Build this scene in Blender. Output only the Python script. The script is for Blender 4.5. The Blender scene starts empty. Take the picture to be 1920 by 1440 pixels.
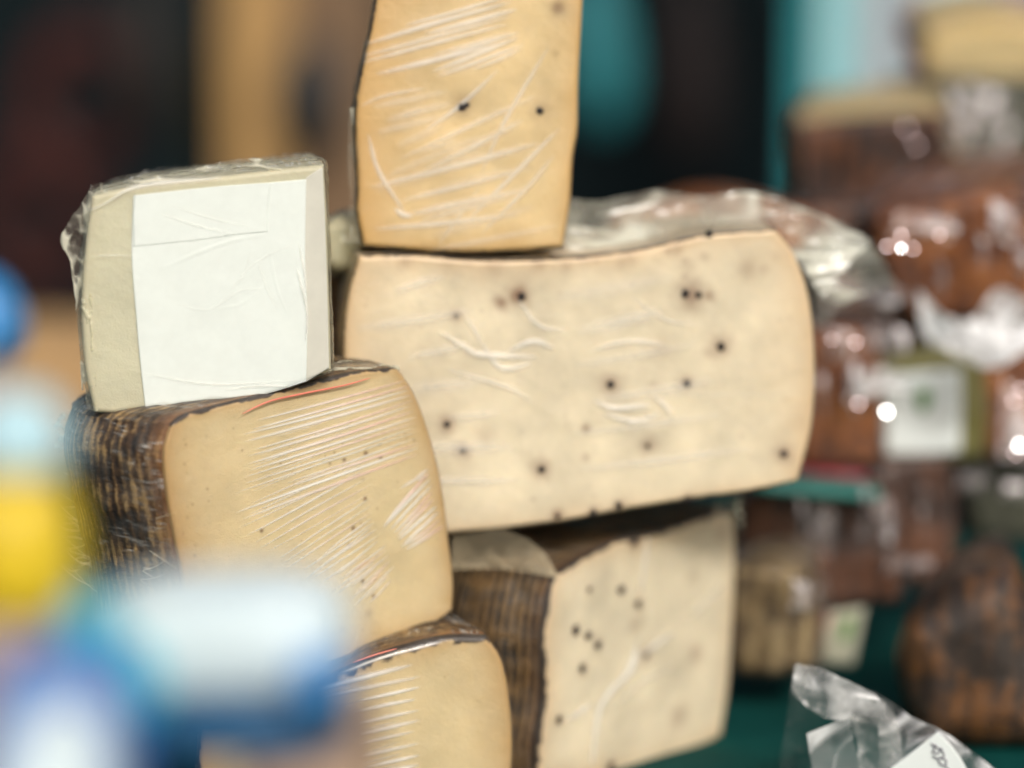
import bpy, math, random
import numpy as np
from mathutils import Vector, Matrix, Euler
random.seed(7); RNG = np.random.default_rng(11)
C = bpy.context.scene.collection
S = bpy.context.scene
R = math.radians

# ------------------------------------------------------------------ camera
H = 0.325; PITCH = R(8.0); FPX = 1920*85/36
cam = bpy.data.cameras.new('camera'); camo = bpy.data.objects.new('camera', cam); C.objects.link(camo)
cam.lens = 85; cam.sensor_width = 36; cam.clip_start = .02; cam.clip_end = 200
camo.location = (0, 0, H); camo.rotation_euler = (R(90)-PITCH, 0, 0)
cam.dof.use_dof = True; cam.dof.focus_distance = 0.985; cam.dof.aperture_fstop = 1.8
S.camera = camo
# ------------------------------------------------------------------ sky and sun (bright overcast)
SUN_EL, SUN_AZ = R(38), R(160)      # azimuth clockwise from +Y
w = bpy.data.worlds.new('World'); S.world = w; w.use_nodes = True
nt = w.node_tree; nt.nodes.clear()
sky = nt.nodes.new('ShaderNodeTexSky'); sky.sky_type = 'NISHITA'; sky.sun_disc = False
sky.sun_elevation = SUN_EL; sky.sun_rotation = SUN_AZ; sky.air_density = 1.0; sky.dust_density = 5.0; sky.ozone_density = 1.0
bg = nt.nodes.new('ShaderNodeBackground'); bg.inputs[1].default_value = 0.095
wo = nt.nodes.new('ShaderNodeOutputWorld')
nt.links.new(sky.outputs[0], bg.inputs[0]); nt.links.new(bg.outputs[0], wo.inputs[0])
sl = bpy.data.lights.new('sun', 'SUN'); sl.energy = 1.5; sl.angle = R(10); sl.color = (1, .96, .91)
so = bpy.data.objects.new('sun', sl); C.objects.link(so)
sd = Vector((math.sin(SUN_AZ)*math.cos(SUN_EL), math.cos(SUN_AZ)*math.cos(SUN_EL), math.sin(SUN_EL)))
so.rotation_euler = (-sd).to_track_quat('-Z', 'Y').to_euler()
S.view_settings.view_transform = 'Standard'; S.view_settings.look = 'None'
S.view_settings.exposure = 0.24; S.view_settings.gamma = 1; S.view_settings.use_curve_mapping = False
S.render.engine = 'CYCLES'; S.cycles.transparent_max_bounces = 24; S.cycles.max_bounces = 10

# ------------------------------------------------------------------ helpers
camF = np.array([0, math.cos(PITCH), -math.sin(PITCH)]); camU = np.array([0, math.sin(PITCH), math.cos(PITCH)])
CAM = np.array([0, 0, H])
def ray(p):
    p = np.atleast_2d(np.asarray(p, float)); x = (p[:, 0]-960)/FPX; y = -(p[:, 1]-720)/FPX
    return camF + x[:, None]*np.array([1., 0, 0]) + y[:, None]*camU
def P(px, py, Y):
    d = ray((px, py))[0]; return CAM + d*(Y/d[1])

def lattice(n, seed): return np.random.default_rng(seed).random((n, n))
def vnoise(x, y, seed=0):
    L = lattice(64, seed); xi = np.floor(x).astype(int); yi = np.floor(y).astype(int)
    fx = x-xi; fy = y-yi; fx = fx*fx*(3-2*fx); fy = fy*fy*(3-2*fy)
    a = L[xi % 64, yi % 64]; b = L[(xi+1) % 64, yi % 64]; c = L[xi % 64, (yi+1) % 64]; d = L[(xi+1) % 64, (yi+1) % 64]
    return (a*(1-fx)+b*fx)*(1-fy)+(c*(1-fx)+d*fx)*fy
def fbm(x, y, seed=0, o=4):
    s = 0; a = .5; t = 0
    for i in range(o): s = s+a*vnoise(x*2**i+i*7.3, y*2**i+i*3.1, seed+i); t += a; a *= .5
    return s/t
def ridged(x, y, seed=0, o=4):
    s = 0; a = .5; t = 0
    for i in range(o):
        s = s+a*(1-np.abs(2*vnoise(x*2**i+i*5.7, y*2**i+i*9.1, seed+i)-1)); t += a; a *= .55
    return s/t

def smooth_curve(pts, n, rounds=3):
    p = np.array(pts, float)
    if len(p) == 2:
        t = np.linspace(0, 1, n)[:, None]; return p[0]*(1-t)+p[1]*t
    q = []
    ext = np.vstack([2*p[0]-p[1], p, 2*p[-1]-p[-2]])
    for i in range(1, len(ext)-2):
        p0, p1, p2, p3 = ext[i-1:i+3]
        for t in np.linspace(0, 1, 24, endpoint=False):
            q.append(.5*((2*p1)+(-p0+p2)*t+(2*p0-5*p1+4*p2-p3)*t*t+(-p0+3*p1-3*p2+p3)*t**3))
    q.append(p[-1]); q = np.array(q)
    L = np.r_[0, np.cumsum(np.linalg.norm(np.diff(q, axis=0), axis=1))]
    s = np.linspace(0, L[-1], n)
    return np.c_[np.interp(s, L, q[:, 0]), np.interp(s, L, q[:, 1])]
def coons(top, right, bottom, left, M, N):
    """4 curves (top,bottom L>R; left,right T>B) -> (N rows, M cols, 2)"""
    T = smooth_curve(top, M); B = smooth_curve(bottom, M); Lf = smooth_curve(left, N); Rt = smooth_curve(right, N)
    T[0] = Lf[0]; T[-1] = Rt[0]; B[0] = Lf[-1]; B[-1] = Rt[-1]
    s = np.linspace(0, 1, M)[None, :, None]; t = np.linspace(0, 1, N)[:, None, None]
    return ((1-t)*T[None]+t*B[None]+(1-s)*Lf[:, None]+s*Rt[:, None]
            - ((1-s)*(1-t)*T[0]+s*(1-t)*T[-1]+(1-s)*t*B[0]+s*t*B[-1]))

class Frame:
    """a plane standing at depth Y through pixel (px,py); yaw turns its normal to the right, tilt lifts its back"""
    def __init__(s, px, py, Y, yaw=0, tilt=0):
        s.o = P(px, py, Y); a = R(yaw); t = R(tilt)
        s.u = np.array([math.cos(a), math.sin(a), 0])
        h = np.array([-math.sin(a), math.cos(a), 0])
        s.w = h*math.cos(t)+np.array([0, 0, 1])*math.sin(t)
        s.v = np.cross(s.u, s.w)
        s.yaw = a
    def uv(s, p):
        p = np.asarray(p, float); sh = p.shape; d = ray(p.reshape(-1, 2))
        k = ((s.o-CAM)@s.w)/(d@s.w); X = CAM+d*k[:, None]-s.o
        return np.stack([X@s.u, X@s.v], -1).reshape(sh[:-1]+(2,))
    def world(s, u, v, w):
        return s.o+u[..., None]*s.u+v[..., None]*s.v+w[..., None]*s.w

def tag(o, label=None, cat=None, group=None, kind=None):
    if label: o['label'] = label
    if cat: o['category'] = cat
    if group: o['group'] = group
    if kind: o['kind'] = kind
    return o
def thing(name, loc, label, cat, group=None, rz=0):
    o = bpy.data.objects.new(name, None); C.objects.link(o); o.empty_display_size = .02
    o.location = Vector([float(c) for c in loc]); o.rotation_euler = (0, 0, rz)
    return tag(o, label, cat, group)
def mesh(name, V, F, mat, parent=None, attrs=None, smooth=True, loc=None):
    """V in world coordinates"""
    V = np.asarray(V, float).reshape(-1, 3)
    me = bpy.data.meshes.new(name); o = bpy.data.objects.new(name, me); C.objects.link(o)
    if parent:
        M = Matrix.LocRotScale(parent.location, parent.rotation_euler, None).inverted()
        M = np.array(M); V = V@M[:3, :3].T+M[:3, 3]; o.parent = parent
    else:
        if loc is None: loc = np.array([V[:, 0].mean(), V[:, 1].mean(), V[:, 2].min()])
        V = V-np.asarray(loc); o.location = Vector([float(c) for c in loc])
    me.from_pydata(V.tolist(), [], F)
    for k, a in (attrs or {}).items():
        a = np.asarray(a, np.float32)
        if a.ndim == 1: at = me.attributes.new(k, 'FLOAT', 'POINT'); at.data.foreach_set('value', a)
        else: at = me.attributes.new(k, 'FLOAT_VECTOR', 'POINT'); at.data.foreach_set('vector', a.ravel())
    me.materials.append(mat)
    if smooth: me.polygons.foreach_set('use_smooth', [True]*len(me.polygons))
    me.update(); return o
def gridfaces(N, M, off=0, flip=False):
    i = np.arange(N-1)[:, None]*M+np.arange(M-1)[None]+off
    f = np.stack([i, i+M, i+M+1, i+1], -1).reshape(-1, 4)
    if flip: f = f[:, ::-1]
    return f.tolist()

# ------------------------------------------------------------------ materials
def newmat(name):
    m = bpy.data.materials.new(name); m.use_nodes = True; t = m.node_tree; t.nodes.clear(); return m, t
def N(t, typ, **kw):
    n = t.nodes.new(typ)
    for k, v in kw.items():
        if k in ('inp',):
            for kk, vv in v.items(): n.inputs[kk].default_value = vv
        else: setattr(n, k, v)
    return n
def attr(t, name): return N(t, 'ShaderNodeAttribute', attribute_name=name)
def mixc(t, fac, a, b, mode='MIX'):
    n = N(t, 'ShaderNodeMix', data_type='RGBA', blend_type=mode)
    for sock, v in ((n.inputs['Factor'], fac), (n.inputs[6], a), (n.inputs[7], b)):
        if hasattr(v, 'links'): t.links.new(v, sock)
        elif isinstance(v, (int, float)): sock.default_value = v
        else: sock.default_value = (*v, 1)
    return n.outputs[2]
def ramp(t, src, stops):
    r = N(t, 'ShaderNodeValToRGB'); cr = r.color_ramp
    while len(cr.elements) < len(stops): cr.elements.new(.5)
    for e, (p, c) in zip(cr.elements, stops):
        e.position = p; e.color = (*c, 1) if not isinstance(c, (int, float)) else (c, c, c, 1)
    t.links.new(src, r.inputs[0]); return r.outputs[0]
def noise(t, scale, detail=4, vec=None, rough=.55, stretch=None):
    n = N(t, 'ShaderNodeTexNoise'); n.inputs['Scale'].default_value = scale; n.inputs['Detail'].default_value = detail
    n.inputs['Roughness'].default_value = rough
    if vec is None: vec = N(t, 'ShaderNodeTexCoord').outputs['Object']
    if stretch:
        m = N(t, 'ShaderNodeMapping'); m.inputs['Scale'].default_value = stretch; t.links.new(vec, m.inputs[0]); vec = m.outputs[0]
    t.links.new(vec, n.inputs['Vector']); return n.outputs[0]
def out(t, sh): o = N(t, 'ShaderNodeOutputMaterial'); t.links.new(sh, o.inputs[0])
def bump(t, h, strength, dist): 
    b = N(t, 'ShaderNodeBump'); b.inputs['Strength'].default_value = strength; b.inputs['Distance'].default_value = dist
    t.links.new(h, b.inputs['Height']); return b.outputs[0]

def mat_cheese(name, base, edge, stain=(.16, .07, .03), crust=(.03, .018, .012), rough=.42, var=.12):
    m, t = newmat(name); p = N(t, 'ShaderNodeBsdfPrincipled')
    n1 = noise(t, 38, 5); n2 = noise(t, 420, 3); n3 = noise(t, 1500, 2)
    c = mixc(t, ramp(t, n1, [(.3, 0.), (.7, 1.)]), tuple(b*(1-var) for b in base), tuple(min(1, b*(1+var*.6)) for b in base))
    c = mixc(t, attr(t, 'edge').outputs['Fac'], c, edge)
    pores = ramp(t, n2, [(.20, .0), (.30, 1.)])
    c = mixc(t, .6, c, mixc(t, pores, tuple(b*.55 for b in edge), c))
    c = mixc(t, attr(t, 'stain').outputs['Fac'], c, stain)
    c = mixc(t, attr(t, 'crust').outputs['Fac'], c, crust)
    t.links.new(c, p.inputs['Base Color']); p.inputs['Roughness'].default_value = rough
    p.inputs['Subsurface Weight'].default_value = .15; p.inputs['Subsurface Radius'].default_value = (1, .6, .3); p.inputs['Subsurface Scale'].default_value = .004
    mx = N(t, 'ShaderNodeMath', operation='ADD'); t.links.new(n2, mx.inputs[0]); t.links.new(n3, mx.inputs[1])
    t.links.new(bump(t, mx.outputs[0], .38, .0006), p.inputs['Normal'])
    out(t, p.outputs[0]); return m
def mat_rind(name, dark, mid, light, rib=900., rough=.5, patch=60, cut=None, wave=.13, sh=.02, weave=0.):
    """ribbed basket rind; 'st' = metres along the wheel, metres up"""
    m, t = newmat(name); p = N(t, 'ShaderNodeBsdfPrincipled'); st = attr(t, 'st').outputs['Vector']
    a0 = noise(t, 1, 6, st, .7, (rib, 150, 150)); a1 = noise(t, 1, 5, st, .7, (rib*.25, rib, 200)); am = N(t, 'ShaderNodeMath', operation='MULTIPLY_ADD'); t.links.new(a1, am.inputs[0]); am.inputs[1].default_value = .45; ah = N(t, 'ShaderNodeMath', operation='MULTIPLY'); t.links.new(a0, ah.inputs[0]); ah.inputs[1].default_value = .6; t.links.new(ah.outputs[0], am.inputs[2]); a = am.outputs[0]; b = noise(t, patch, 5, st, .65); c_ = noise(t, 500, 3, st)
    wv = N(t, 'ShaderNodeTexWave'); wv.wave_type = 'BANDS'; wv.bands_direction = 'X'
    wv.inputs['Scale'].default_value = rib/12.; wv.inputs['Distortion'].default_value = 6.; wv.inputs['Detail'].default_value = 3; wv.inputs['Detail Scale'].default_value = .3
    t.links.new(st, wv.inputs['Vector'])
    ad = N(t, 'ShaderNodeMath', operation='MULTIPLY_ADD'); t.links.new(a, ad.inputs[0]); ad.inputs[1].default_value = .55; t.links.new(b, ad.inputs[2])
    ad2 = N(t, 'ShaderNodeMath', operation='MULTIPLY_ADD'); t.links.new(wv.outputs[1], ad2.inputs[0]); ad2.inputs[1].default_value = wave; t.links.new(ad.outputs[0], ad2.inputs[2])
    if weave:
        w2 = N(t, 'ShaderNodeTexWave'); w2.wave_type = 'BANDS'; w2.bands_direction = 'Y'; w2.inputs['Scale'].default_value = 26; w2.inputs['Distortion'].default_value = 4; w2.inputs['Detail'].default_value = 3
        t.links.new(st, w2.inputs['Vector']); a3 = N(t, 'ShaderNodeMath', operation='MULTIPLY_ADD'); t.links.new(w2.outputs[1], a3.inputs[0]); a3.inputs[1].default_value = weave; t.links.new(ad2.outputs[0], a3.inputs[2]); ad2 = a3
    col = ramp(t, ad2.outputs[0], [(.68+sh, dark), (.83+sh, mid), (.99+sh, light)])
    sx = N(t, 'ShaderNodeSeparateXYZ'); t.links.new(st, sx.inputs[0])
    near = ramp(t, sx.outputs[0], [(.0, .75), (.009, 0.)]) if cut else None
    if cut: col = mixc(t, near, col, cut)
    col = mixc(t, .25, col, mixc(t, ramp(t, c_, [(.35, 0.), (.6, 1.)]), dark, col))
    t.links.new(col, p.inputs['Base Color']); p.inputs['Roughness'].default_value = rough
    t.links.new(bump(t, ad2.outputs[0], 1., .0020), p.inputs['Normal'])
    out(t, p.outputs[0]); return m
def mat_film(name, white=(.98, .97, .90), veil=.04, crinkle=140, bstr=.10, rough=.12, reflection_col=(.95, .45, .33), spec=.9, trans=.06):
    m, t = newmat(name)
    n1 = noise(t, crinkle, 6, None, .6); nrm = bump(t, n1, bstr, .0035)
    gl = N(t, 'ShaderNodeBsdfGlossy'); gl.inputs['Roughness'].default_value = rough; gl.inputs[0].default_value = (spec, spec, spec, 1)
    t.links.new(nrm, gl.inputs['Normal'])
    lw = N(t, 'ShaderNodeLayerWeight'); lw.inputs[0].default_value = .2; t.links.new(nrm, lw.inputs['Normal'])
    tr = N(t, 'ShaderNodeBsdfTransparent'); tr.inputs[0].default_value = (.985, .985, .97, 1)
    fm = N(t, 'ShaderNodeMath', operation='MULTIPLY'); fm.inputs[1].default_value = .4; t.links.new(lw.outputs['Fresnel'], fm.inputs[0]); s1 = N(t, 'ShaderNodeMixShader'); t.links.new(fm.outputs[0], s1.inputs[0]); t.links.new(tr.outputs[0], s1.inputs[1]); t.links.new(gl.outputs[0], s1.inputs[2])
    pb = N(t, 'ShaderNodeBsdfPrincipled'); pb.inputs['Roughness'].default_value = .14; pb.inputs['Specular IOR Level'].default_value = .9; t.links.new(nrm, pb.inputs['Normal'])
    t.links.new(mixc(t, attr(t, 'tint').outputs['Fac'], white, reflection_col), pb.inputs['Base Color'])  # salmon on some folds: a red reflection painted into the film colour
    tl = N(t, 'ShaderNodeBsdfTranslucent'); tl.inputs[0].default_value = (*white, 1)
    s0 = N(t, 'ShaderNodeMixShader'); s0.inputs[0].default_value = trans; t.links.new(pb.outputs[0], s0.inputs[1]); t.links.new(tl.outputs[0], s0.inputs[2])
    f = N(t, 'ShaderNodeMath', operation='ADD', use_clamp=True); t.links.new(attr(t, 'fold').outputs['Fac'], f.inputs[0])
    v = N(t, 'ShaderNodeMath', operation='MULTIPLY'); t.links.new(ramp(t, n1, [(.4, .3), (.75, 1.6)]), v.inputs[0]); v.inputs[1].default_value = veil
    t.links.new(v.outputs[0], f.inputs[1])
    s2 = N(t, 'ShaderNodeMixShader'); t.links.new(f.outputs[0], s2.inputs[0]); t.links.new(s1.outputs[0], s2.inputs[1]); t.links.new(s0.outputs[0], s2.inputs[2])
    out(t, s2.outputs[0]); return m
def mat_plain(name, col, rough=.5, var=.15, scale=40, bmp=.2, metal=0, coat=0, sheen=0, spec=.5):
    m, t = newmat(name); p = N(t, 'ShaderNodeBsdfPrincipled'); n = noise(t, scale, 5)
    c = mixc(t, ramp(t, n, [(.3, 0.), (.7, 1.)]), tuple(x*(1-var) for x in col), tuple(min(1, x*(1+var)) for x in col))
    t.links.new(c, p.inputs['Base Color']); p.inputs['Roughness'].default_value = rough; p.inputs['Metallic'].default_value = metal
    p.inputs['Coat Weight'].default_value = coat; p.inputs['Sheen Weight'].default_value = sheen; p.inputs['Specular IOR Level'].default_value = spec
    if bmp: t.links.new(bump(t, n, bmp, .002), p.inputs['Normal'])
    out(t, p.outputs[0]); return m

CH_A = mat_cheese('pale_hard_cheese', (.70, .58, .35), (.48, .30, .12))
CH_T = mat_cheese('golden_cheese', (.74, .58, .32), (.60, .37, .13), var=.2)
CH_B = mat_cheese('pepper_cheese', (.78, .70, .53), (.68, .50, .30), stain=(.20, .08, .035), var=.2)
CH_W = mat_cheese('grey_cream_cheese', (.62, .61, .46), (.58, .54, .38))
CH_Y = mat_cheese('yellow_cream_cheese', (.72, .60, .34), (.55, .36, .10))
RIND = mat_rind('basket_rind', (.014, .010, .008), (.10, .055, .024), (.50, .33, .14), cut=(.30, .12, .025), sh=.035)
RIND_P = mat_rind('deep_ribbed_rind', (.008, .006, .005), (.045, .026, .011), (.27, .16, .06), cut=(.11, .05, .015), wave=.36, sh=.31, weave=.14)
RIND_O = mat_rind('amber_rind', (.03, .009, .005), (.22, .066, .016), (.46, .17, .04), rib=350, patch=45, rough=.3)
RIND_B = mat_rind('brown_rind', (.010, .005, .004), (.050, .018, .009), (.20, .07, .022), rib=350, patch=30, rough=.35)
FILM = mat_film('cling_film'); FILM_S = mat_film('slack_cling_film', veil=.5, crinkle=18, bstr=.25, white=(.80, .69, .47)); FILM_H = mat_film('bunched_cling_film', veil=.20, crinkle=160, bstr=.12, white=(.93, .91, .74), trans=.45)
FILM_R = mat_film('crinkled_wrapping', veil=.03, crinkle=60, bstr=.6, rough=.08, white=(.85, .80, .82))
PEPPER = mat_plain('peppercorn', (.022, .016, .014), .6, .4, 900, .6)
PAPER = mat_plain('label_paper', (.80, .87, .86), .45, .02, 60, .03)
LABEL_PAPER = PAPER

# ------------------------------------------------------------------ the wrapped cheese builder
def seg_field(u, v, segs, fr):
    """raised folds along pixel polylines: (points, width px, height mm, whiteness, tint)"""
    h = np.zeros_like(u); fo = np.zeros_like(u); ti = np.zeros_like(u); px = 1/FPX*1.0
    for pts, wd, hh, wh, tn in segs:
        q = fr.uv(smooth_curve(pts, max(3, 8*(len(pts)-1)+1) if len(pts) > 2 else 2)); wm = wd*px*.5
        best = np.full_like(u, 9.); bt = np.zeros_like(u); n = len(q)-1
        lo = q.min(0)-4*wm; hi = q.max(0)+4*wm
        msk = (u > lo[0]) & (u < hi[0]) & (v > lo[1]) & (v < hi[1])
        U = u[msk]; V = v[msk]
        if not len(U): continue
        b = np.full_like(U, 9.); bt = np.zeros_like(U)
        for i in range(n):
            a = q[i]; d = q[i+1]-a; L2 = (d@d)+1e-12
            k = np.clip(((U-a[0])*d[0]+(V-a[1])*d[1])/L2, 0, 1)
            D = np.hypot(U-a[0]-k*d[0], V-a[1]-k*d[1]); c = D < b
            b[c] = D[c]; bt[c] = (i+k[c])/n
        tp = np.clip(4*bt*(1-bt), 0, 1)**.5
        g = np.exp(-(b/(wm*(.35+.65*tp)))**2)*tp
        h[msk] = np.maximum(h[msk], g*hh*.35e-3); fo[msk] = np.maximum(fo[msk], np.minimum(1, g*wh*1.15))  # white of bunched film, with highlight streaks painted into it
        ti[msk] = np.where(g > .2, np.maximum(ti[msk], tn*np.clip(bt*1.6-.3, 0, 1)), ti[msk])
    return h, fo, ti

def cheese(name, label, cat, top, right, bottom, left, Y, yaw=0, tilt=0, depth=.08, w0=.02, Rw=.09, anchor='c',
           r=.003, res=(120, 90), front=None, side=None, front_name='cut_face', side_name='rind', film=None, folds=(), film_off=.0003,
           crust=(0, 0, 0, 0), edge=(.006, .006, .006, .006), stains=(), corns=(), wob=.0008, group=None, seed=1, base_pt=None,
           film_amp=.0006, film_side=.12):
    fr = Frame(*(np.mean([top[0], top[-1], bottom[0], bottom[-1]], 0)), Y, yaw, tilt)
    M_, N_ = res
    G = fr.uv(coons(top, right, bottom, left, M_, N_)); u = G[..., 0]; v = G[..., 1]
    s = np.linspace(0, 1, M_)[None, :]+0*u; t = np.linspace(0, 1, N_)[:, None]+0*u
    wid = np.linalg.norm(G[:, -1]-G[:, 0], axis=1).mean(); hei = np.linalg.norm(G[-1]-G[0], axis=1).mean()
    dT, dB, dL, dR = t*hei, (1-t)*hei, s*wid, (1-s)*wid
    # rounded cut edges
    def rr(d): x = np.clip(1-d/r, 0, 1); return 1-np.sqrt(1-x*x)
    wz = r*np.clip(np.maximum(np.maximum(rr(dT), rr(dB)), np.maximum(rr(dL), rr(dR))), 0, 1)
    wz = wz+wob*(fbm(u*60+seed, v*60, seed)-.5)*np.clip(np.minimum(np.minimum(dT, dB), np.minimum(dL, dR))/.005, 0, 1)
    nz = fbm(u*260, v*260, seed+5); nl = fbm(u*70, v*70, seed+9)
    E = np.zeros_like(u); K = np.zeros_like(u)
    for d, e, c in ((dT, edge[0], crust[0]), (dR, edge[1], crust[1]), (dB, edge[2], crust[2]), (dL, edge[3], crust[3])):
        if e: E = np.maximum(E, np.exp(-d/e*(.6+.8*nl)))
        if c: K = np.maximum(K, np.clip((c*(.2+1.6*nz)-d)/(c*.35), 0, 1))
    ST = np.zeros_like(u)
    for (x, y, rad, k) in stains:
        q = fr.uv(np.array([[x, y]]))[0]; D = np.hypot(u-q[0], v-q[1])/(rad/FPX)
        ST = np.maximum(ST, k*np.exp(-(D*(.7+.6*nz))**2))
    base = fr.world(np.array(G[-1, :, 0].mean()), np.array(v.min()), np.array(depth*.4))
    root = thing(name, base, label, cat, group, fr.yaw)
    st = np.stack([u, v, 0*u], -1)
    mesh(front_name, fr.world(u, v, wz), gridfaces(N_, M_, 0, False), front, root,
         {'edge': E.ravel(), 'crust': K.ravel(), 'stain': ST.ravel(), 'st': st.reshape(-1, 3)})
    # side loft
    loop = np.concatenate([np.arange(M_-1), (np.arange(N_-1)*M_+M_-1), (N_-1)*M_+np.arange(M_-1, 0, -1), np.arange(N_-1, 0, -1)*M_])
    lu = u.ravel()[loop]; lv = v.ravel()[loop]; nL = len(loop)
    ua = {'c': lu.mean(), 'r': lu.max(), 'l': lu.min()}[anchor]
    nW = 40; ws = r+(depth-r)*(np.linspace(0, 1, nW)); 
    g = np.sqrt(np.clip(1-((ws-w0)/Rw)**2, .01, 1)); g = g/g[0]
    per = np.r_[0, np.cumsum(np.hypot(np.diff(lu), np.diff(lv)))]
    # 2-D outward normals of the loop
    du = np.roll(lu, -1)-np.roll(lu, 1); dv = np.roll(lv, -1)-np.roll(lv, 1); ln = np.hypot(du, dv)+1e-9
    nu, nv = -dv/ln, du/ln
    if ((lu-lu.mean())*nu+(lv-lv.mean())*nv).mean() < 0: nu, nv = -nu, -nv
    def rings(off, amp, sd, fr_=55.):
        U = []; 
        for j in range(nW):
            k = min(1, j/3.)
            hgt = amp*(fbm(per*fr_+3, ws[j]*fr_*1.3+0*per, sd)-.5)*2*k
            U.append(fr.world(ua+(lu-ua)*g[j]+nu*(off+hgt), lv+nv*(off+hgt), ws[j]+0*lu))
        return np.array(U)
    V = rings(0, .0012, seed+20)
    hal = np.max(np.abs(lu-ua))
    arc = np.r_[0, np.cumsum(np.hypot(np.diff(ws), np.diff(g)*hal))]
    st = np.stack([arc[:, None]+0*per, 0*arc[:, None]+per, 0*arc[:, None]+0*per], -1)
    def ringfaces(nW, nL):
        i = np.arange(nW-1)[:, None]*nL; a = np.arange(nL)[None]; b = (a+1) % nL
        return np.stack([i+a, i+b, i+nL+b, i+nL+a], -1).reshape(-1, 4).tolist()
    F = ringfaces(nW, nL); F.append([(nW-1)*nL+k for k in range(nL)][::-1])
    z = np.zeros(nW*nL)
    mesh(side_name, V, F, side or front, root, {'st': st.reshape(-1, 3), 'edge': z+.4, 'crust': z, 'stain': z})
    # peppercorns half sunk in the cut face
    for (x, y, rad) in corns:
        q = fr.uv(np.array([[x, y]]))[0]; rm = rad/FPX
        th = np.linspace(0, math.pi, 9)[:, None]; ph = np.linspace(0, 2*math.pi, 14, endpoint=False)[None]
        rn = rm*(1+.18*(RNG.random((9, 14))-.5)); sx, sy = 1+.3*(random.random()-.5), 1+.3*(random.random()-.5)
        X = rn*np.sin(th)*np.cos(ph)*sx; Z = rn*np.sin(th)*np.sin(ph)*sy; W = -rn*np.cos(th)*.5+rm*.12
        f = []
        for i in range(8):
            for j in range(14): f.append([i*14+j, i*14+(j+1) % 14, (i+1)*14+(j+1) % 14, (i+1)*14+j])
        mesh('peppercorn', fr.world(q[0]+X, q[1]+Z, W), f, PEPPER, root)
    if film:
        h, fo, ti = seg_field(u, v, folds, fr)
        rip = film_amp*(fbm(u*120+9, v*90, seed+31)-.5)
        wf = wz-film_off-h-rip*np.clip(np.minimum(np.minimum(dT, dB), np.minimum(dL, dR))/.004, 0, 1)
        eo = np.exp(-np.minimum(np.minimum(dT, dB), np.minimum(dL, dR))/.0012)
        cu, cv = u.mean(), v.mean(); rad = np.hypot(u-cu, v-cv)+1e-6
        fu = u+(u-cu)/rad*film_off*eo; fv = v+(v-cv)/rad*film_off*eo
        X1 = fr.world(fu, fv, wf)
        X2 = rings(film_off*1.3, film_amp*2.4, seed+40, 110.)
        n1 = M_*N_
        X2[0] = X1.reshape(-1, 3)[loop]
        F = gridfaces(N_, M_)
        F += (np.array(ringfaces(nW, nL))+n1).tolist()
        rr2 = 1-np.abs(2*fbm(st[..., 0]*90+.8*np.sin(st[..., 1]*160), st[..., 1]*330, seed+50, 3)-1)
        fo2 = film_side*1.6*np.clip((rr2-.93)*16, 0, 1)*np.clip(fbm(st[..., 0]*60, st[..., 1]*60, seed+51)*3-1, 0, 1)
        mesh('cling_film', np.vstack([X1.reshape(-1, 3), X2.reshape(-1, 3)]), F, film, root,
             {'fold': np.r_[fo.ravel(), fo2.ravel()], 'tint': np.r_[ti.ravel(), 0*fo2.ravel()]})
    return root, fr

def sheet(name, curves, fr, mat, parent, amp=.004, freq=60, res=(90, 50), fold=.5, seed=3, off=0., lean=0., bulge=0., an=(1., 1.)):
    """a crumpled piece of film or paper on frame fr; lean = metres further back per metre up"""
    M_, N_ = res; G = fr.uv(coons(*curves, M_, N_)); u = G[..., 0]; v = G[..., 1]
    s = np.linspace(0, 1, M_)[None, :]+0*u; t = np.linspace(0, 1, N_)[:, None]+0*u
    fu_, fv_ = u*freq*an[0], v*freq*an[1]; rg = ridged(fu_+1.7*fbm(fv_*.5, fu_*.5, seed+1), fv_+1.2*fbm(fu_*.6, fv_*.6, seed+2), seed, 3)
    h = amp*(rg-.5)*2; cw = np.clip((rg-.70)*6, 0, 1)**1.3
    w = off-h+lean*(v-v.min())-bulge*np.sin(math.pi*s)*np.sin(math.pi*t)
    du = .35*amp*(fbm(u*freq*1.5, v*freq*1.5, seed+7)-.5)*2; dv = .35*amp*(fbm(u*freq*1.5+5, v*freq*1.5, seed+8)-.5)*2
    return mesh(name, fr.world(u+du, v+dv, w), gridfaces(N_, M_), mat, parent,
                {'fold': (fold*cw).ravel(), 'tint': 0*u.ravel(), 'st': np.stack([u, v, 0*u], -1).reshape(-1, 3)})

def tube(name, pts, rad, mat, parent=None, n=12, closed=False):
    pts = [Vector([float(c) for c in p]) for p in pts]; V = []; F = []; m = len(pts)
    rad = rad if hasattr(rad, '__len__') else [rad]*m
    for i, p in enumerate(pts):
        d = (pts[(i+1) % m]-pts[i-1]) if closed else (pts[min(i+1, m-1)]-pts[max(i-1, 0)])
        d.normalize(); a = d.orthogonal() if abs(d.y) > .9 else d.cross(Vector((0, 1, 0))); a.normalize(); b = d.cross(a)
        for k in range(n):
            q = p+rad[i]*(a*math.cos(2*math.pi*k/n)+b*math.sin(2*math.pi*k/n)); V.append(tuple(q))
    for i in range(m if closed else m-1):
        for k in range(n):
            j = (i+1) % m; F.append([i*n+k, i*n+(k+1) % n, j*n+(k+1) % n, j*n+k])
    if not closed: F.append(list(range(n))[::-1]); F.append([(m-1)*n+k for k in range(n)])
    return mesh(name, V, F, mat, parent)
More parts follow.
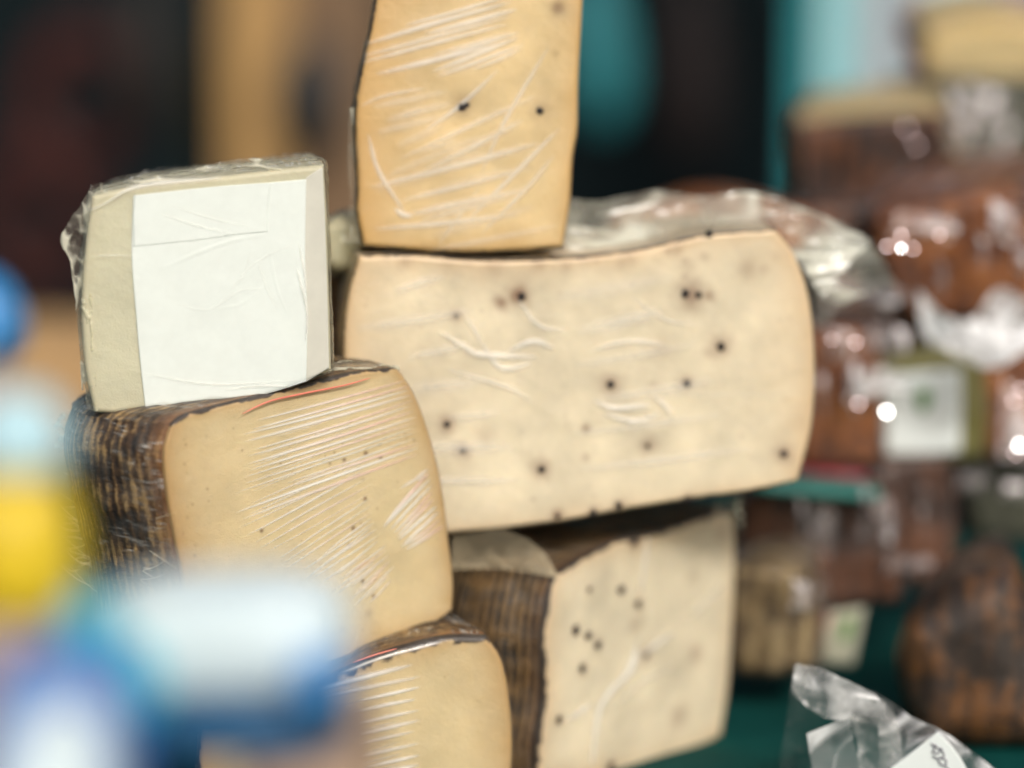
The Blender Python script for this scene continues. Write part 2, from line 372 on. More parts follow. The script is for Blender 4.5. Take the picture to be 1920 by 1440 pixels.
def lathe(name, prof, c, mat, parent=None, n=48, sx=1., sy=1.):
    V = [(c[0]+r*sx*math.cos(2*math.pi*k/n), c[1]+r*sy*math.sin(2*math.pi*k/n), c[2]+z) for r, z in prof for k in range(n)]
    F = [[i*n+k, i*n+(k+1) % n, (i+1)*n+(k+1) % n, (i+1)*n+k] for i in range(len(prof)-1) for k in range(n)]
    F.append(list(range(n))[::-1]); F.append([(len(prof)-1)*n+k for k in range(n)])
    return mesh(name, V, F, mat, parent)
def rbox(name, c, dims, mat, parent=None, e=6., rot=0., roll=0., n=28, amp=0., seed=1, freq=30):
    """rounded, slightly uneven block (superellipsoid)"""
    th = np.linspace(0, math.pi, n)[:, None]; ph = np.linspace(0, 2*math.pi, 2*n, endpoint=False)[None]
    x = np.sin(th)*np.cos(ph); y = np.sin(th)*np.sin(ph); z = np.cos(th)+0*ph
    k = (np.abs(x)**e+np.abs(y)**e+np.abs(z)**e)**(-1/e)
    X = np.stack([x*k*dims[0]/2, y*k*dims[1]/2, z*k*dims[2]/2], -1)
    if amp: X = X*(1+amp*(fbm(X[..., 0:1]*freq+X[..., 1:2]*freq*.7+5, X[..., 2:3]*freq+X[..., 1:2]*freq*.5+5, seed)-.5))
    cr, sr = math.cos(roll), math.sin(roll); X = X@np.array([[cr, 0, sr], [0, 1, 0], [-sr, 0, cr]])
    c2, s2 = math.cos(rot), math.sin(rot); X = X@np.array([[c2, s2, 0], [-s2, c2, 0], [0, 0, 1]])
    X = X+np.asarray(c); m = 2*n
    F = [[i*m+j, (i+1)*m+j, (i+1)*m+(j+1) % m, i*m+(j+1) % m] for i in range(n-1) for j in range(m)]
    return mesh(name, X, F, mat, parent, {'st': (X-np.asarray(c)).reshape(-1, 3), 'fold': np.zeros(n*m), 'tint': np.zeros(n*m)})
def box(name, lo, hi, mat, parent=None, loc=None):
    x0, y0, z0 = lo; x1, y1, z1 = hi
    V = [(x, y, z) for z in (z0, z1) for y in (y0, y1) for x in (x0, x1)]
    F = [[0, 2, 3, 1], [4, 5, 7, 6], [0, 1, 5, 4], [2, 6, 7, 3], [0, 4, 6, 2], [1, 3, 7, 5]]
    return mesh(name, V, F, mat, parent, smooth=False, loc=loc)

# ------------------------------------------------------------------ the setting
G = mat_plain('asphalt', (.05, .05, .052), .9, .3, 8, .3)
gx = 30
tag(mesh('ground', [(-gx, -gx, -.92), (gx, -gx, -.92), (gx, gx, -.92), (-gx, gx, -.92)], [[0, 1, 2, 3]], G, smooth=False), kind='structure')
WALL = mat_plain('dark_wall_paint', (.006, .012, .014), .9, .4, 1.2, .2, spec=.1)
wl = box('dark_wall', (-6, 4.6, -.92), (6, 4.8, 3.2), WALL)
tag(wl, 'dark almost black wall far behind the stacked cheeses', 'wall')

CLOTH = mat_plain('green_tablecloth', (.002, .050, .044), .8, .25, 25, .4, spec=.12)
WOOD = mat_plain('table_wood', (.24, .14, .07), .6, .3, 20, .3)
tb = thing('stall_table', (0, 1.15, -.92), 'wooden market stall table hidden under the green cloth', 'table')
box('table_top', (-1.0, .36, -.035), (1.0, 1.95, -.006), WOOD, tb)
for x in (-.93, .93):
    for y in (.42, 1.89): box('leg', (x-.03, y-.03, -.92), (x+.03, y+.03, -.035), WOOD, tb)
# tablecloth: top with soft folds, hanging at the front
nx, ny = 260, 220
xs = np.linspace(-1.03, 1.03, nx)[None]; tt = np.linspace(0, 1, ny)[:, None]
L = tt*2.3; yy = np.where(L < .3, .345+0*L, .345+(L-.3)); zz = np.where(L < .3, -.3+L, 0*L)+0*xs
yy = yy+0*xs
fold = .007*np.exp(-((xs*.78-(yy-1.06)*.55-.102)/.006)**2)*(yy > .9)*(yy < 1.5)
zz = zz+.002*(fbm(xs*9+3, yy*9+3, 5)-.5)*(zz > -.01)+fold
yy = yy-np.where(zz < -.005, .012*np.sin(xs*38)*np.clip(-zz*6, 0, 1), 0)
o = mesh('tablecloth', np.stack([xs+0*yy, yy, zz], -1), gridfaces(ny, nx, 0, True), CLOTH)
tag(o, 'deep green cloth spread over the stall table under the cheeses', 'tablecloth')

# ------------------------------------------------------------------ the front stack
rs0 = random.Random(9)
def fan(n, p0, p1, q0, q1, wd, hh, wh, tint=.0, jit=6, keep=1., seed=1, part=.25):
    """n folds between two guide lines: starts run p0>p1, ends run q0>q1"""
    rg = random.Random(seed); o = []
    for i in range(n):
        if rg.random() > keep: continue
        k = i/(n-1); a = [p0[j]+(p1[j]-p0[j])*k for j in (0, 1)]; b = [q0[j]+(q1[j]-q0[j])*k for j in (0, 1)]
        a = np.array(a)+[rg.uniform(-jit*2, jit*2), rg.uniform(-2, 2)]; b = np.array(b)+[rg.uniform(-jit, jit), rg.uniform(-2, 2)]
        if rg.random() < part: a = a+(b-a)*rg.uniform(.2, .5)
        m = (a+b)/2+[0, rg.uniform(-2, 3)]
        o.append(([tuple(a), tuple(m), tuple(b)], wd*rg.uniform(.7, 1.3), hh, wh*rg.uniform(.6, 1), tint*rg.choice((0, .2, 1))))
    return o
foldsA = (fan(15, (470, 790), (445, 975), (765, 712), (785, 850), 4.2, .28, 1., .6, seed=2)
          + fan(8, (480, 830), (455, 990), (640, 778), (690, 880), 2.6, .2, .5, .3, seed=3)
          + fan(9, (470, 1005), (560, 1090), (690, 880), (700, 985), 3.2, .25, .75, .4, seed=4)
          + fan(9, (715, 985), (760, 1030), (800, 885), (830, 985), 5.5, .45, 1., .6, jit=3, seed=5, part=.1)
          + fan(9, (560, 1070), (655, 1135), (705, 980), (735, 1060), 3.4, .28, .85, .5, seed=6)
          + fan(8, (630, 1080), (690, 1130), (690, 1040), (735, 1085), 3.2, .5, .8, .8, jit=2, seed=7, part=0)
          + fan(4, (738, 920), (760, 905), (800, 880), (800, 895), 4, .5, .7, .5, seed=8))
foldsA = [f for f in foldsA]
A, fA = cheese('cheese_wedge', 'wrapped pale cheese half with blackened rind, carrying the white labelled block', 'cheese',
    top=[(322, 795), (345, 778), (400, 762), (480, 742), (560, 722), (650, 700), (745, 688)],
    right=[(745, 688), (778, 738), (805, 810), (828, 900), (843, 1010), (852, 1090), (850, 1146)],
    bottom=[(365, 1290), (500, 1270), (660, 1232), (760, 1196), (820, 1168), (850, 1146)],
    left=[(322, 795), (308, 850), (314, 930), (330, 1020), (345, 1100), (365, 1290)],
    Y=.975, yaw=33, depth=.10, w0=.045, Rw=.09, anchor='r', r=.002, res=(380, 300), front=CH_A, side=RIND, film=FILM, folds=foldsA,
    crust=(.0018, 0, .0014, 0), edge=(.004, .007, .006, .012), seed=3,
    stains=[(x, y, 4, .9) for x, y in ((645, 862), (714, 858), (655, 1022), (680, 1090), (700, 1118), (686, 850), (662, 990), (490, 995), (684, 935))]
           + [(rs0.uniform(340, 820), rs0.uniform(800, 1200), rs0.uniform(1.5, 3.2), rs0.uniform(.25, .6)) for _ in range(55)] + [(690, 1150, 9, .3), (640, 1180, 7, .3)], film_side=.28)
foldsA2 = (fan(11, (560, 1300), (560, 1505), (780, 1248), (790, 1455), 8, .55, .95, .05, jit=9, seed=12, part=.2)
           + fan(9, (610, 1310), (600, 1470), (740, 1275), (760, 1430), 4, .3, .5, .0, seed=13)
           + [([(640, 1262), (720, 1232), (830, 1204)], 5, .6, .7, .2)])
A2, fA2 = cheese('cheese_wedge', 'pale cheese half lowest in the front stack, with wide white ridges in its film', 'cheese',
    top=[(380, 1345), (560, 1292), (640, 1257), (720, 1222), (830, 1194), (912, 1192)],
    right=[(912, 1192), (940, 1232), (955, 1290), (963, 1370), (962, 1440), (950, 1562)],
    bottom=[(392, 1562), (600, 1562), (950, 1562)], left=[(380, 1345), (372, 1440), (392, 1562)],
    Y=.972, yaw=14, depth=.05, w0=0, Rw=.075, res=(330, 210), front=CH_A, side=RIND, film=FILM, folds=foldsA2,
    crust=(.0035, .0004, 0, .001), edge=(.005, .009, .006, .01), seed=8, film_side=.5)
rs = random.Random(5); SV = []; SF = []
for k in range(80):
    x0_, y0_ = rs.uniform(105, 230), rs.uniform(785, 1080); L_ = rs.uniform(40, 120); sl_ = rs.uniform(-.35, .7); cv_ = rs.uniform(-18, 18)
    pts_ = [(x0_+L_*t_, y0_+sl_*L_*t_+cv_*math.sin(math.pi*t_)) for t_ in np.linspace(0, 1, 9)]
    pts_ = [Vector([float(c) for c in P(x, y, .938+(322-x)/220*.062)]) for x, y in pts_]; r_ = rs.uniform(.00012, .00032); b_ = len(SV)
    for i, p_ in enumerate(pts_):
        rr_ = r_*math.sin(math.pi*(i+.3)/8.6)
        for q_ in range(5): SV.append((p_.x, p_.y-rr_*math.cos(q_*1.2566), p_.z+rr_*math.sin(q_*1.2566)))
    SF += [[b_+i*5+q_, b_+i*5+(q_+1) % 5, b_+(i+1)*5+(q_+1) % 5, b_+(i+1)*5+q_] for i in range(8) for q_ in range(5)]
STR = mat_plain('film_strand', (.80, .70, .50), .3, .2, 300, 0, coat=.5)
mesh('film_strands', SV, SF, STR, A)
# white labelled block
foldsW = [([(430, 545), (470, 500), (520, 470), (545, 462)], 3, .5, .12, 0), ([(400, 580), (450, 545), (500, 540)], 3, .5, .1, 0),
          ([(330, 570), (390, 580), (440, 545)], 2.5, .4, .1, 0), ([(560, 455), (572, 520), (570, 560)], 4, .6, .5, 0),
          ([(556, 500), (575, 580), (573, 640)], 5, .8, .5, 0), ([(300, 400), (360, 420), (440, 440)], 3, .4, .25, 0),
          ([(320, 385), (400, 410), (470, 425)], 2.5, .4, .2, 0), ([(270, 700), (400, 720), (560, 712)], 4, .5, .25, 0),
          ([(420, 730), (500, 722), (570, 726)], 4, .5, .3, 0), ([(170, 480), (230, 478), (250, 480)], 3, .4, .25, 0),
          ([(160, 400), (200, 380), (260, 352), (420, 335)], 5, .8, .5, 0), ([(470, 470), (455, 520), (430, 545)], 3, .5, .1, 0),
          ([(480, 480), (500, 540), (520, 580)], 3, .5, .1, 0)]
Wb, fW = cheese('cheese_block', 'greyish cream cheese block with a large blank white paper label under film', 'cheese',
    top=[(172, 367), (250, 350), (400, 332), (520, 318), (607, 309)],
    right=[(607, 309), (612, 400), (617, 560), (621, 694)],
    bottom=[(176, 774), (280, 779), (400, 765), (520, 732), (621, 694)],
    left=[(172, 367), (160, 450), (152, 560), (157, 680), (176, 774)],
    Y=.965, yaw=6, depth=.085, w0=.0, Rw=.2, res=(300, 280), front=CH_W, side=CH_W, side_name='block_sides', film=FILM, folds=foldsW,
    crust=(0, 0, 0, 0), edge=(.003, .002, .003, .004), seed=14, film_side=.5, film_off=.0011, r=.0022)
def flat_label(name, curves, fr, mat, parent, w, res=(60, 60), amp=.0002, th=.0002, seed=2, creases=()):
    M_, N_ = res; G_ = fr.uv(coons(*curves, M_, N_)); u = G_[..., 0]; v = G_[..., 1]
    h, _, _ = seg_field(u, v, creases, fr)
    d = w-amp*fbm(u*60, v*60, seed)-h
    V = np.vstack([fr.world(u, v, d).reshape(-1, 3), fr.world(u, v, d+th).reshape(-1, 3)])
    F = gridfaces(N_, M_)+gridfaces(N_, M_, M_*N_, True)
    lp = np.concatenate([np.arange(M_-1), (np.arange(N_-1)*M_+M_-1), (N_-1)*M_+np.arange(M_-1, 0, -1), np.arange(N_-1, 0, -1)*M_]); k = M_*N_
    F += [[int(lp[i]), int(lp[(i+1) % len(lp)]), int(lp[(i+1) % len(lp)])+k, int(lp[i])+k] for i in range(len(lp))]
    return mesh(name, V, F, mat, parent)
flat_label('paper_label', ([(250, 368), (400, 352), (574, 336)], [(574, 336), (572, 480), (576, 600), (574, 715)],
    [(274, 775), (400, 762), (500, 738), (574, 715)], [(250, 368), (247, 480), (256, 600), (263, 680), (274, 775)]), fW, PAPER, Wb, -.0005,
    res=(150, 150), creases=[([(300, 505), (380, 470), (440, 450), (500, 440)], 5, .5, 0, 0), ([(420, 545), (480, 500), (505, 470)], 3, .3, 0, 0),
                             ([(390, 580), (450, 570), (500, 530)], 3, .3, 0, 0), ([(505, 470), (520, 540), (540, 590)], 3, .3, 0, 0)])
STRIP = mat_plain('folded_paper_edge', (.66, .66, .60), .6, .05, 60, .05)
flat_label('paper_fold', ([(573, 334), (590, 322), (605, 314)], [(605, 314), (609, 400), (614, 560), (617, 690)], [(573, 716), (617, 690)], [(573, 334), (571, 480), (575, 600), (573, 716)]),
    fW, STRIP, Wb, -.0003, res=(20, 100))
flat_label('paper_flap', ([(251, 366), (400, 350), (508, 342)], [(508, 342), (503, 390), (502, 434)],
    [(250, 462), (370, 450), (440, 440), (502, 434)], [(251, 366), (249, 410), (250, 462)]), fW, PAPER, Wb, -.00062, th=.0001)
frWb = Frame(400, 540, .965, 6)
# bunched film along the block's left side and top
sheet('film_bunch', ([(168, 350), (190, 345), (205, 348)], [(205, 348), (170, 440), (160, 560), (180, 760)], [(155, 735), (165, 745), (180, 760)],
    [(168, 350), (150, 385), (112, 450), (132, 500), (142, 600), (152, 735)]), fW, FILM_H, Wb, .0022, 120, (90, 220), 1., 21, off=.006, an=(1.2, .45))
sheet('film_bunch', ([(156, 540), (172, 545)], [(172, 545), (174, 660), (186, 770)], [(164, 768), (186, 770)], [(156, 540), (146, 600), (152, 690), (164, 768)]), fW, FILM_H, Wb, .002, 150, (30, 160), 1., 27, off=.001, an=(1.6, .5))
sheet('film_bunch', ([(165, 358), (250, 333), (330, 325), (460, 297), (530, 312), (600, 308)], [(600, 308), (603, 322)],
    [(200, 368), (330, 345), (480, 322), (603, 322)], [(165, 358), (180, 370), (200, 368)]), fW, FILM_H, Wb, .0014, 130, (260, 36), 1., 22, off=.002, an=(.35, 1.6))
frA = fA
sheet('film_bunch', ([(600, 700), (640, 676), (700, 682), (748, 686)], [(748, 686), (752, 694)], [(600, 712), (660, 702), (752, 694)], [(600, 700), (600, 712)]),
      fA, FILM_H, A, .0012, 160, (120, 22), 1., 25, off=.001, an=(.4, 1.5))
sheet('film_bunch', ([(98, 800), (130, 765), (180, 770), (320, 792)], [(320, 792), (320, 812)], [(104, 850), (180, 805), (320, 812)], [(98, 800), (104, 850)]),
      Frame(200, 800, 1.0, -25), FILM_H, A, .0015, 130, (120, 40), .9, 26, an=(.4, 1.5))
RED = mat_plain('red_thread', (.80, .24, .17), .4, .1, 50, 0)
q = [fA.world(*[np.array(c) for c in fA.uv(np.array([p_]))[0]], np.array(-.0018)) for p_ in smooth_curve([(450, 775), (500, 752), (560, 738), (640, 722), (690, 708)], 30)]
tube('red_tape_edge', q, [.0001+.00034*math.sin(math.pi*k/29)**.5 for k in range(30)], RED, A, 8)
q = [fA2.world(*[np.array(c) for c in fA2.uv(np.array([p_]))[0]], np.array(-.002)) for p_ in smooth_curve([(660, 1240), (700, 1226), (742, 1214)], 16)]
tube('red_tape_edge', q, [.0001+.0003*math.sin(math.pi*k/15)**.5 for k in range(16)], RED, A2, 8)

# ------------------------------------------------------------------ cheeses behind the front stack
foldsT = (fan(6, (760, 300), (700, 430), (1010, 180), (1000, 400), 12, .7, .45, 0, seed=39, jit=25) + fan(7, (700, 70), (690, 140), (960, -10), (960, 75), 9, .8, .55, 0, seed=31, jit=12)
          + fan(5, (780, 130), (830, 150), (970, 60), (985, 90), 8, .8, .6, 0, seed=32, jit=8)
          + fan(6, (690, 330), (800, 470), (900, 250), (1040, 420), 16, .5, .28, 0, seed=36, jit=18) + fan(5, (720, 200), (740, 300), (830, 170), (850, 260), 14, .5, .25, 0, seed=37, jit=14)
          + [([(790, 250), (860, 200), (935, 130)], 8, .7, .45, 0), ([(900, 330), (945, 230), (1030, 85)], 8, .7, .4, 0),
             ([(870, 420), (960, 330), (1050, 240)], 9, .7, .45, 0), ([(900, 440), (990, 350), (1040, 290)], 8, .6, .4, 0),
             ([(690, 250), (710, 320), (760, 400)], 9, .8, .45, 0), ([(675, 200), (720, 180), (800, 165)], 7, .6, .3, 0),
             ([(820, 460), (850, 420), (900, 350)], 8, .6, .3, 0), ([(740, 390), (755, 402), (775, 405)], 10, .9, .6, 0)])
T, fT = cheese('cheese_wedge', 'tall golden yellow cheese wedge standing on top of the pile, with two dark peppercorns', 'cheese',
    top=[(712, -70), (900, -80), (1098, -70)], right=[(1098, -70), (1092, 40), (1086, 150), (1084, 240), (1075, 300), (1070, 380), (1056, 466)],
    bottom=[(680, 464), (760, 470), (850, 476), (960, 474), (1056, 466)],
    left=[(712, -70), (696, 40), (674, 140), (664, 220), (668, 330), (668, 400), (680, 464)],
    Y=1.035, yaw=6, depth=.08, w0=0, Rw=.12, res=(240, 240), front=CH_T, side=CH_T, side_name='wedge_sides', film=FILM, folds=foldsT,
    crust=(0, 0, .001, .001), edge=(.004, .005, .006, .016), stains=[(866, 200, 20, .5), (1012, 207, 22, .3), (1045, 14, 14, .7), (1042, 100, 8, .3)],
    corns=[(866, 201, 10), (874, 197, 7), (1012, 208, 8)], seed=33, film_side=.5)
sheet('film_bunch', ([(655, 200), (690, 205)], [(690, 205), (680, 300), (690, 400), (690, 460)], [(640, 455), (690, 460)], [(655, 200), (652, 300), (655, 380), (640, 455)]),
      fT, FILM_H, T, .002, 90, (30, 120), .7, 35, off=.004, an=(1.5, .4))
foldsB = fan(7, (700, 560), (760, 900), (840, 520), (1000, 900), 22, .35, .16, 0, seed=45, jit=25) + fan(6, (1050, 560), (1120, 880), (1240, 520), (1400, 840), 24, .35, .16, 0, seed=46, jit=30) + [([(820, 620), (870, 650), (900, 665), (1010, 670)], 12, 1.0, .28, 0), ([(950, 660), (1000, 640), (1040, 655)], 10, .8, .3, 0),
          ([(900, 640), (940, 690), (1000, 680)], 9, .8, .3, 0), ([(1100, 660), (1180, 640), (1260, 650)], 9, .7, .2, 0),
          ([(1110, 750), (1150, 765), (1220, 760)], 10, .9, .3, 0), ([(1130, 775), (1190, 790), (1240, 775)], 9, .8, .3, 0),
          ([(1220, 740), (1250, 765), (1260, 790)], 8, .8, .25, 0), ([(970, 560), (1010, 610), (1060, 620)], 8, .7, .2, 0),
          ([(830, 690), (960, 730), (1000, 760)], 8, .6, .2, 0), ([(1180, 555), (1250, 600), (1310, 610)], 7, .6, .15, 0),
          ([(1100, 738), (1300, 740), (1520, 736)], 3, .4, .12, .1), ([(870, 590), (890, 620), (905, 650)], 7, .6, .2, 0)]
foldsB = [(p_, w_, h_*1.8, min(1, f_*2.1), t_) for p_, w_, h_, f_, t_ in foldsB]
B, fB = cheese('cheese_wedge', 'large broad cream cheese half dotted with peppercorns in the middle of the pile', 'cheese',
    top=[(672, 478), (760, 476), (900, 486), (1050, 483), (1180, 470), (1320, 440), (1380, 434), (1455, 430)],
    right=[(1455, 430), (1492, 480), (1520, 565), (1530, 680), (1524, 800), (1497, 905)],
    bottom=[(690, 1016), (850, 1003), (950, 994), (1070, 978), (1150, 962), (1300, 938), (1400, 925), (1497, 905)],
    left=[(672, 478), (650, 560), (642, 650), (650, 800), (690, 1016)],
    Y=1.04, yaw=7, depth=.1, w0=.02, Rw=.14, res=(320, 220), front=CH_B, side=CH_B, side_name='wedge_sides', film=FILM, folds=foldsB, film_side=.3,
    crust=(.0009, 0, .0012, .0006), edge=(.006, .010, .004, .010), seed=44, r=.003,
    stains=[(940, 568, 16, .75), (972, 553, 22, .85), (1285, 520, 10, .35), (1285, 490, 9, .3), (1296, 553, 26, .7), (1330, 555, 12, .6), (1352, 650, 22, .6), (1330, 660, 14, .35),
            (1288, 718, 15, .6), (1145, 720, 22, .65), (838, 795, 18, .6), (868, 845, 18, .55), (1015, 880, 20, .6), (1098, 803, 9, .7), (1098, 858, 9, .4),
            (1215, 835, 16, .5), (1470, 850, 18, .6), (1240, 655, 24, .22), (910, 815, 20, .2), (855, 592, 14, .5), (1045, 965, 12, .7), (1112, 960, 12, .6), (1160, 948, 12, .6), (1290, 935, 12, .6),
            (1010, 495, 16, .3), (760, 490, 14, .3), (1180, 480, 12, .25), (1270, 468, 14, .35), (1255, 470, 8, .4), (1225, 720, 8, .3)] + [(rs0.uniform(690, 1480), rs0.uniform(480, 505)-.0*0, rs0.uniform(8, 22), rs0.uniform(.12, .32)) for _ in range(22)] + [(rs0.uniform(680, 1500), rs0.uniform(520, 960), rs0.uniform(2, 4), rs0.uniform(.15, .4)) for _ in range(60)],
    corns=[(978, 556, 9), (1285, 551, 10), (1310, 553, 8), (1352, 650, 9), (1288, 719, 9), (1145, 721, 8), (838, 796, 7), (868, 845, 7), (1015, 880, 8), (1470, 851, 9),
           (1112, 961, 7), (1160, 947, 8), (1290, 936, 7), (1045, 968, 6), (855, 592, 5), (1215, 836, 5), (1330, 438, 8)])
foldsP = [([(1215, 1000), (1208, 1060), (1200, 1115)], 7, .8, .45, 0), ([(1200, 1190), (1175, 1262), (1140, 1300), (1120, 1340), (1108, 1440)], 9, 1.1, .7, 0),
          ([(1196, 1215), (1180, 1255), (1160, 1280)], 14, 1.2, .8, 0), ([(1060, 1352), (1095, 1330), (1112, 1320)], 8, .8, .4, 0),
          ([(1200, 1230), (1240, 1200), (1265, 1185)], 9, .8, .4, 0), ([(1290, 1160), (1330, 1120), (1360, 1090)], 8, .7, .25, 0),
          ([(1150, 1330), (1200, 1280), (1260, 1250)], 8, .6, .2, 0)]
foldsP = [(p_, w_, h_*1.6, min(1, f_*1.7), t_) for p_, w_, h_, f_, t_ in foldsP]
Pp, fP = cheese('cheese_wedge', 'pepper cheese wedge with dark ribbed rind standing on the green cloth under the large half', 'cheese',
    top=[(1042, 1078), (1100, 1042), (1180, 1005), (1215, 1000), (1300, 975), (1378, 950)],
    right=[(1378, 950), (1382, 1050), (1378, 1150), (1370, 1280), (1355, 1382)],
    bottom=[(1008, 1462), (1100, 1462), (1200, 1445), (1290, 1416), (1355, 1382)],
    left=[(1042, 1078), (1026, 1140), (1018, 1200), (1020, 1300), (1008, 1400), (1008, 1462)],
    Y=1.07, yaw=44, depth=.10, w0=.05, Rw=.12, anchor='r', res=(220, 220), front=CH_B, side=RIND_P, film=FILM, folds=foldsP, film_side=.12,
    crust=(.0022, 0, .0006, .0022), edge=(.006, .004, .006, .007), seed=55,
    stains=[(1105, 1105, 10, .5), (1165, 1107, 12, .6), (1197, 1133, 14, .6), (1080, 1182, 13, .6), (1103, 1192, 13, .6), (1121, 1210, 13, .6), (1092, 1253, 13, .6), (1048, 1350, 12, .6),
            (1212, 1226, 18, .6), (1305, 1225, 22, .42), (1272, 1342, 24, .42), (1190, 1170, 16, .3), (1145, 1437, 14, .6), (1300, 1080, 16, .25), (1190, 1017, 18, .8), (1355, 1000, 16, .4)],
    corns=[(1105, 1105, 6), (1165, 1107, 9), (1197, 1133, 9), (1080, 1182, 10), (1103, 1192, 9), (1121, 1210, 9), (1092, 1253, 9), (1048, 1350, 9), (1212, 1228, 8), (1145, 1437, 10), (1190, 1016, 9)])
frp = Frame(1000, 1040, 1.033, -10)
sheet('film_bunch', ([(850, 985), (940, 992), (990, 1010)], [(990, 1010), (1025, 1040), (1048, 1082)], [(845, 1068), (940, 1066), (1048, 1082)], [(850, 985), (845, 1068)]),
      frp, FILM_S, Pp, .0012, 30, (90, 60), .3, 61, off=.0)
sheet('film_bunch', ([(1335, 940), (1388, 930)], [(1388, 930), (1392, 1000)], [(1335, 962), (1370, 965), (1392, 1000)], [(1335, 940), (1335, 962)]),
      Frame(1360, 960, 1.085, 20), FILM_H, Pp, .003, 110, (40, 40), .9, 62)
# small clear-wrapped piece between block and large half
small, fS = cheese('wrapped_morsel', 'small film wrapped lump of cheese squeezed between the labelled block and the golden wedge', 'cheese',
    top=[(600, 425), (640, 405), (675, 420)], right=[(675, 420), (690, 455), (672, 500)], bottom=[(600, 500), (635, 512), (672, 500)], left=[(600, 425), (598, 460), (600, 500)],
    Y=1.05, yaw=0, depth=.04, w0=0, Rw=.06, res=(50, 40), front=CH_W, side=CH_W, side_name='lump_sides', front_name='lump_front', film=FILM_H, film_amp=.002, seed=70, r=.006)
dk, _ = cheese('cheese_wedge', 'dark rinded cheese wedge mostly hidden behind the labelled block, beside the large half', 'cheese',
    top=[(560, 505), (655, 500)], right=[(655, 500), (650, 700)], bottom=[(560, 720), (650, 720)], left=[(560, 505), (560, 720)],
    Y=1.075, yaw=0, depth=.06, w0=0, Rw=.09, res=(60, 60), front=RIND, side=RIND, front_name='rind', side_name='rind_sides', film=FILM, seed=71)
dk2, _ = cheese('cheese_wedge', 'dark rinded cheese wedge underneath the hidden wedge behind the front stack', 'cheese',
    top=[(520, 725), (800, 725)], right=[(800, 725), (805, 1440)], bottom=[(520, 1440), (805, 1440)], left=[(520, 725), (520, 1440)],
    Y=1.085, yaw=0, depth=.06, w0=0, Rw=.09, res=(60, 60), front=RIND, side=RIND, front_name='rind', side_name='rind_sides', seed=72) if False else (None, None)

# crumpled wrapper lying over the large half
frw = Frame(1340, 440, 1.062, 5)
wr = thing('plastic_wrapper', P(1340, 470, 1.065), 'loose crumpled clear plastic wrapper spread over the back of the large peppercorn half', 'wrapper')
FILM_W = mat_film('loose_wrapper_film', veil=.38, crinkle=30, bstr=.2, rough=.1, white=(.86, .88, .76), trans=.4)
sheet('wrapper_sheet', ([(1066, 372), (1140, 382), (1240, 364), (1330, 372), (1420, 368), (1520, 392), (1650, 455)], [(1650, 455), (1600, 500), (1548, 560)],
    [(1066, 474), (1180, 462), (1320, 432), (1455, 424), (1500, 478), (1548, 560)], [(1066, 372), (1062, 430), (1066, 474)]), frw, FILM_W, wr, .004, 34, (260, 90), .9, 81, lean=.6, an=(.35, 1.3))
sheet('wrapper_edge', ([(1500, 430), (1580, 440), (1640, 460)], [(1640, 460), (1680, 530)], [(1530, 620), (1600, 560), (1680, 530)], [(1500, 430), (1515, 520), (1530, 620)]),
      Frame(1580, 520, 1.12, -10), FILM_W, wr, .004, 45, (90, 90), 1., 82, an=(.5, 1.2))

# ------------------------------------------------------------------ the pile at the right, out of focus
GR = 'wrapped cheeses piled behind at the right'
def quad(x0, y0, x1, y1, x2, y2, x3, y3, b=6):
    """corners TL TR BR BL, slightly bowed sides"""
    def e(a, c, nx_, ny_): return [a, ((a[0]+c[0])/2+nx_, (a[1]+c[1])/2+ny_), c]
    tl, tr, br, bl = (x0, y0), (x1, y1), (x2, y2), (x3, y3)
    return dict(top=e(tl, tr, 0, -b), right=e(tr, br, b, 0), bottom=e(bl, br, 0, b), left=e(tl, bl, -b, 0))
def pile(label, q4, Y, yaw, tilt, depth, front, side, film=FILM_R, seed=1, fn='rind', sn='rind_sides', r=.006, b=8, **kw):
    return cheese('cheese_wedge', label, 'cheese', **quad(*q4, b=b), Y=Y, yaw=yaw, tilt=tilt, depth=depth, w0=0, Rw=depth*1.5, res=(80, 70), r=r,
                  front=front, side=side, film=film, seed=seed, front_name=fn, side_name=sn, film_amp=.002, film_off=.002, film_side=.35, group=GR, **kw)
pile('dark brown wedge with a pale cream top, alone against the dark wall', (1492, 232, 1768, 212, 1795, 388, 1500, 392), 1.36, -8, 7, .12, RIND_B, CH_Y, seed=101, sn='cream_top', b=3)
pile('topmost creamy yellow wedge with a dark green underside at the right edge', (1745, 60, 1990, 50, 1990, 150, 1745, 150), 1.45, 0, 10, .12, CH_Y, CH_Y, seed=102, b=16, fn='cut_face', sn='wedge_sides')
pile('dark brown wedge filling the gap under the lone dark wedge', (1500, 392, 1760, 392, 1760, 480, 1500, 480), 1.33, 0, 0, .1, RIND_B, RIND_B, seed=115)
MOLD = mat_plain('dark_green_wrap', (.03, .035, .018), .5, .4, 30, .4)
pile('dark olive green wrapped wedge beneath the topmost creamy one', (1750, 150, 1990, 150, 1990, 330, 1800, 340), 1.44, 10, 0, .1, MOLD, MOLD, seed=103, fn='wrapping', sn='wrapping_sides')
pile('broad amber orange wheel half in shiny film beneath the dark brown wedge', (1640, 410, 1990, 350, 1990, 600, 1700, 590), 1.24, -6, 6, .12, RIND_O, RIND_O, seed=104, b=14)
pile('brown wedge under torn white paper, left of the amber wheel half', (1560, 505, 1740, 500, 1730, 660, 1545, 640), 1.27, 10, 0, .1, RIND_B, RIND_B, seed=105)
pile('reddish brown wedge touching the right edge of the large peppercorn half', (1500, 620, 1640, 625, 1650, 870, 1495, 875), 1.22, -12, 0, .1, RIND_O, RIND_B, seed=106)
OLIVE = mat_plain('olive_wrap', (.16, .15, .04), .35, .3, 30, .5, coat=.3)
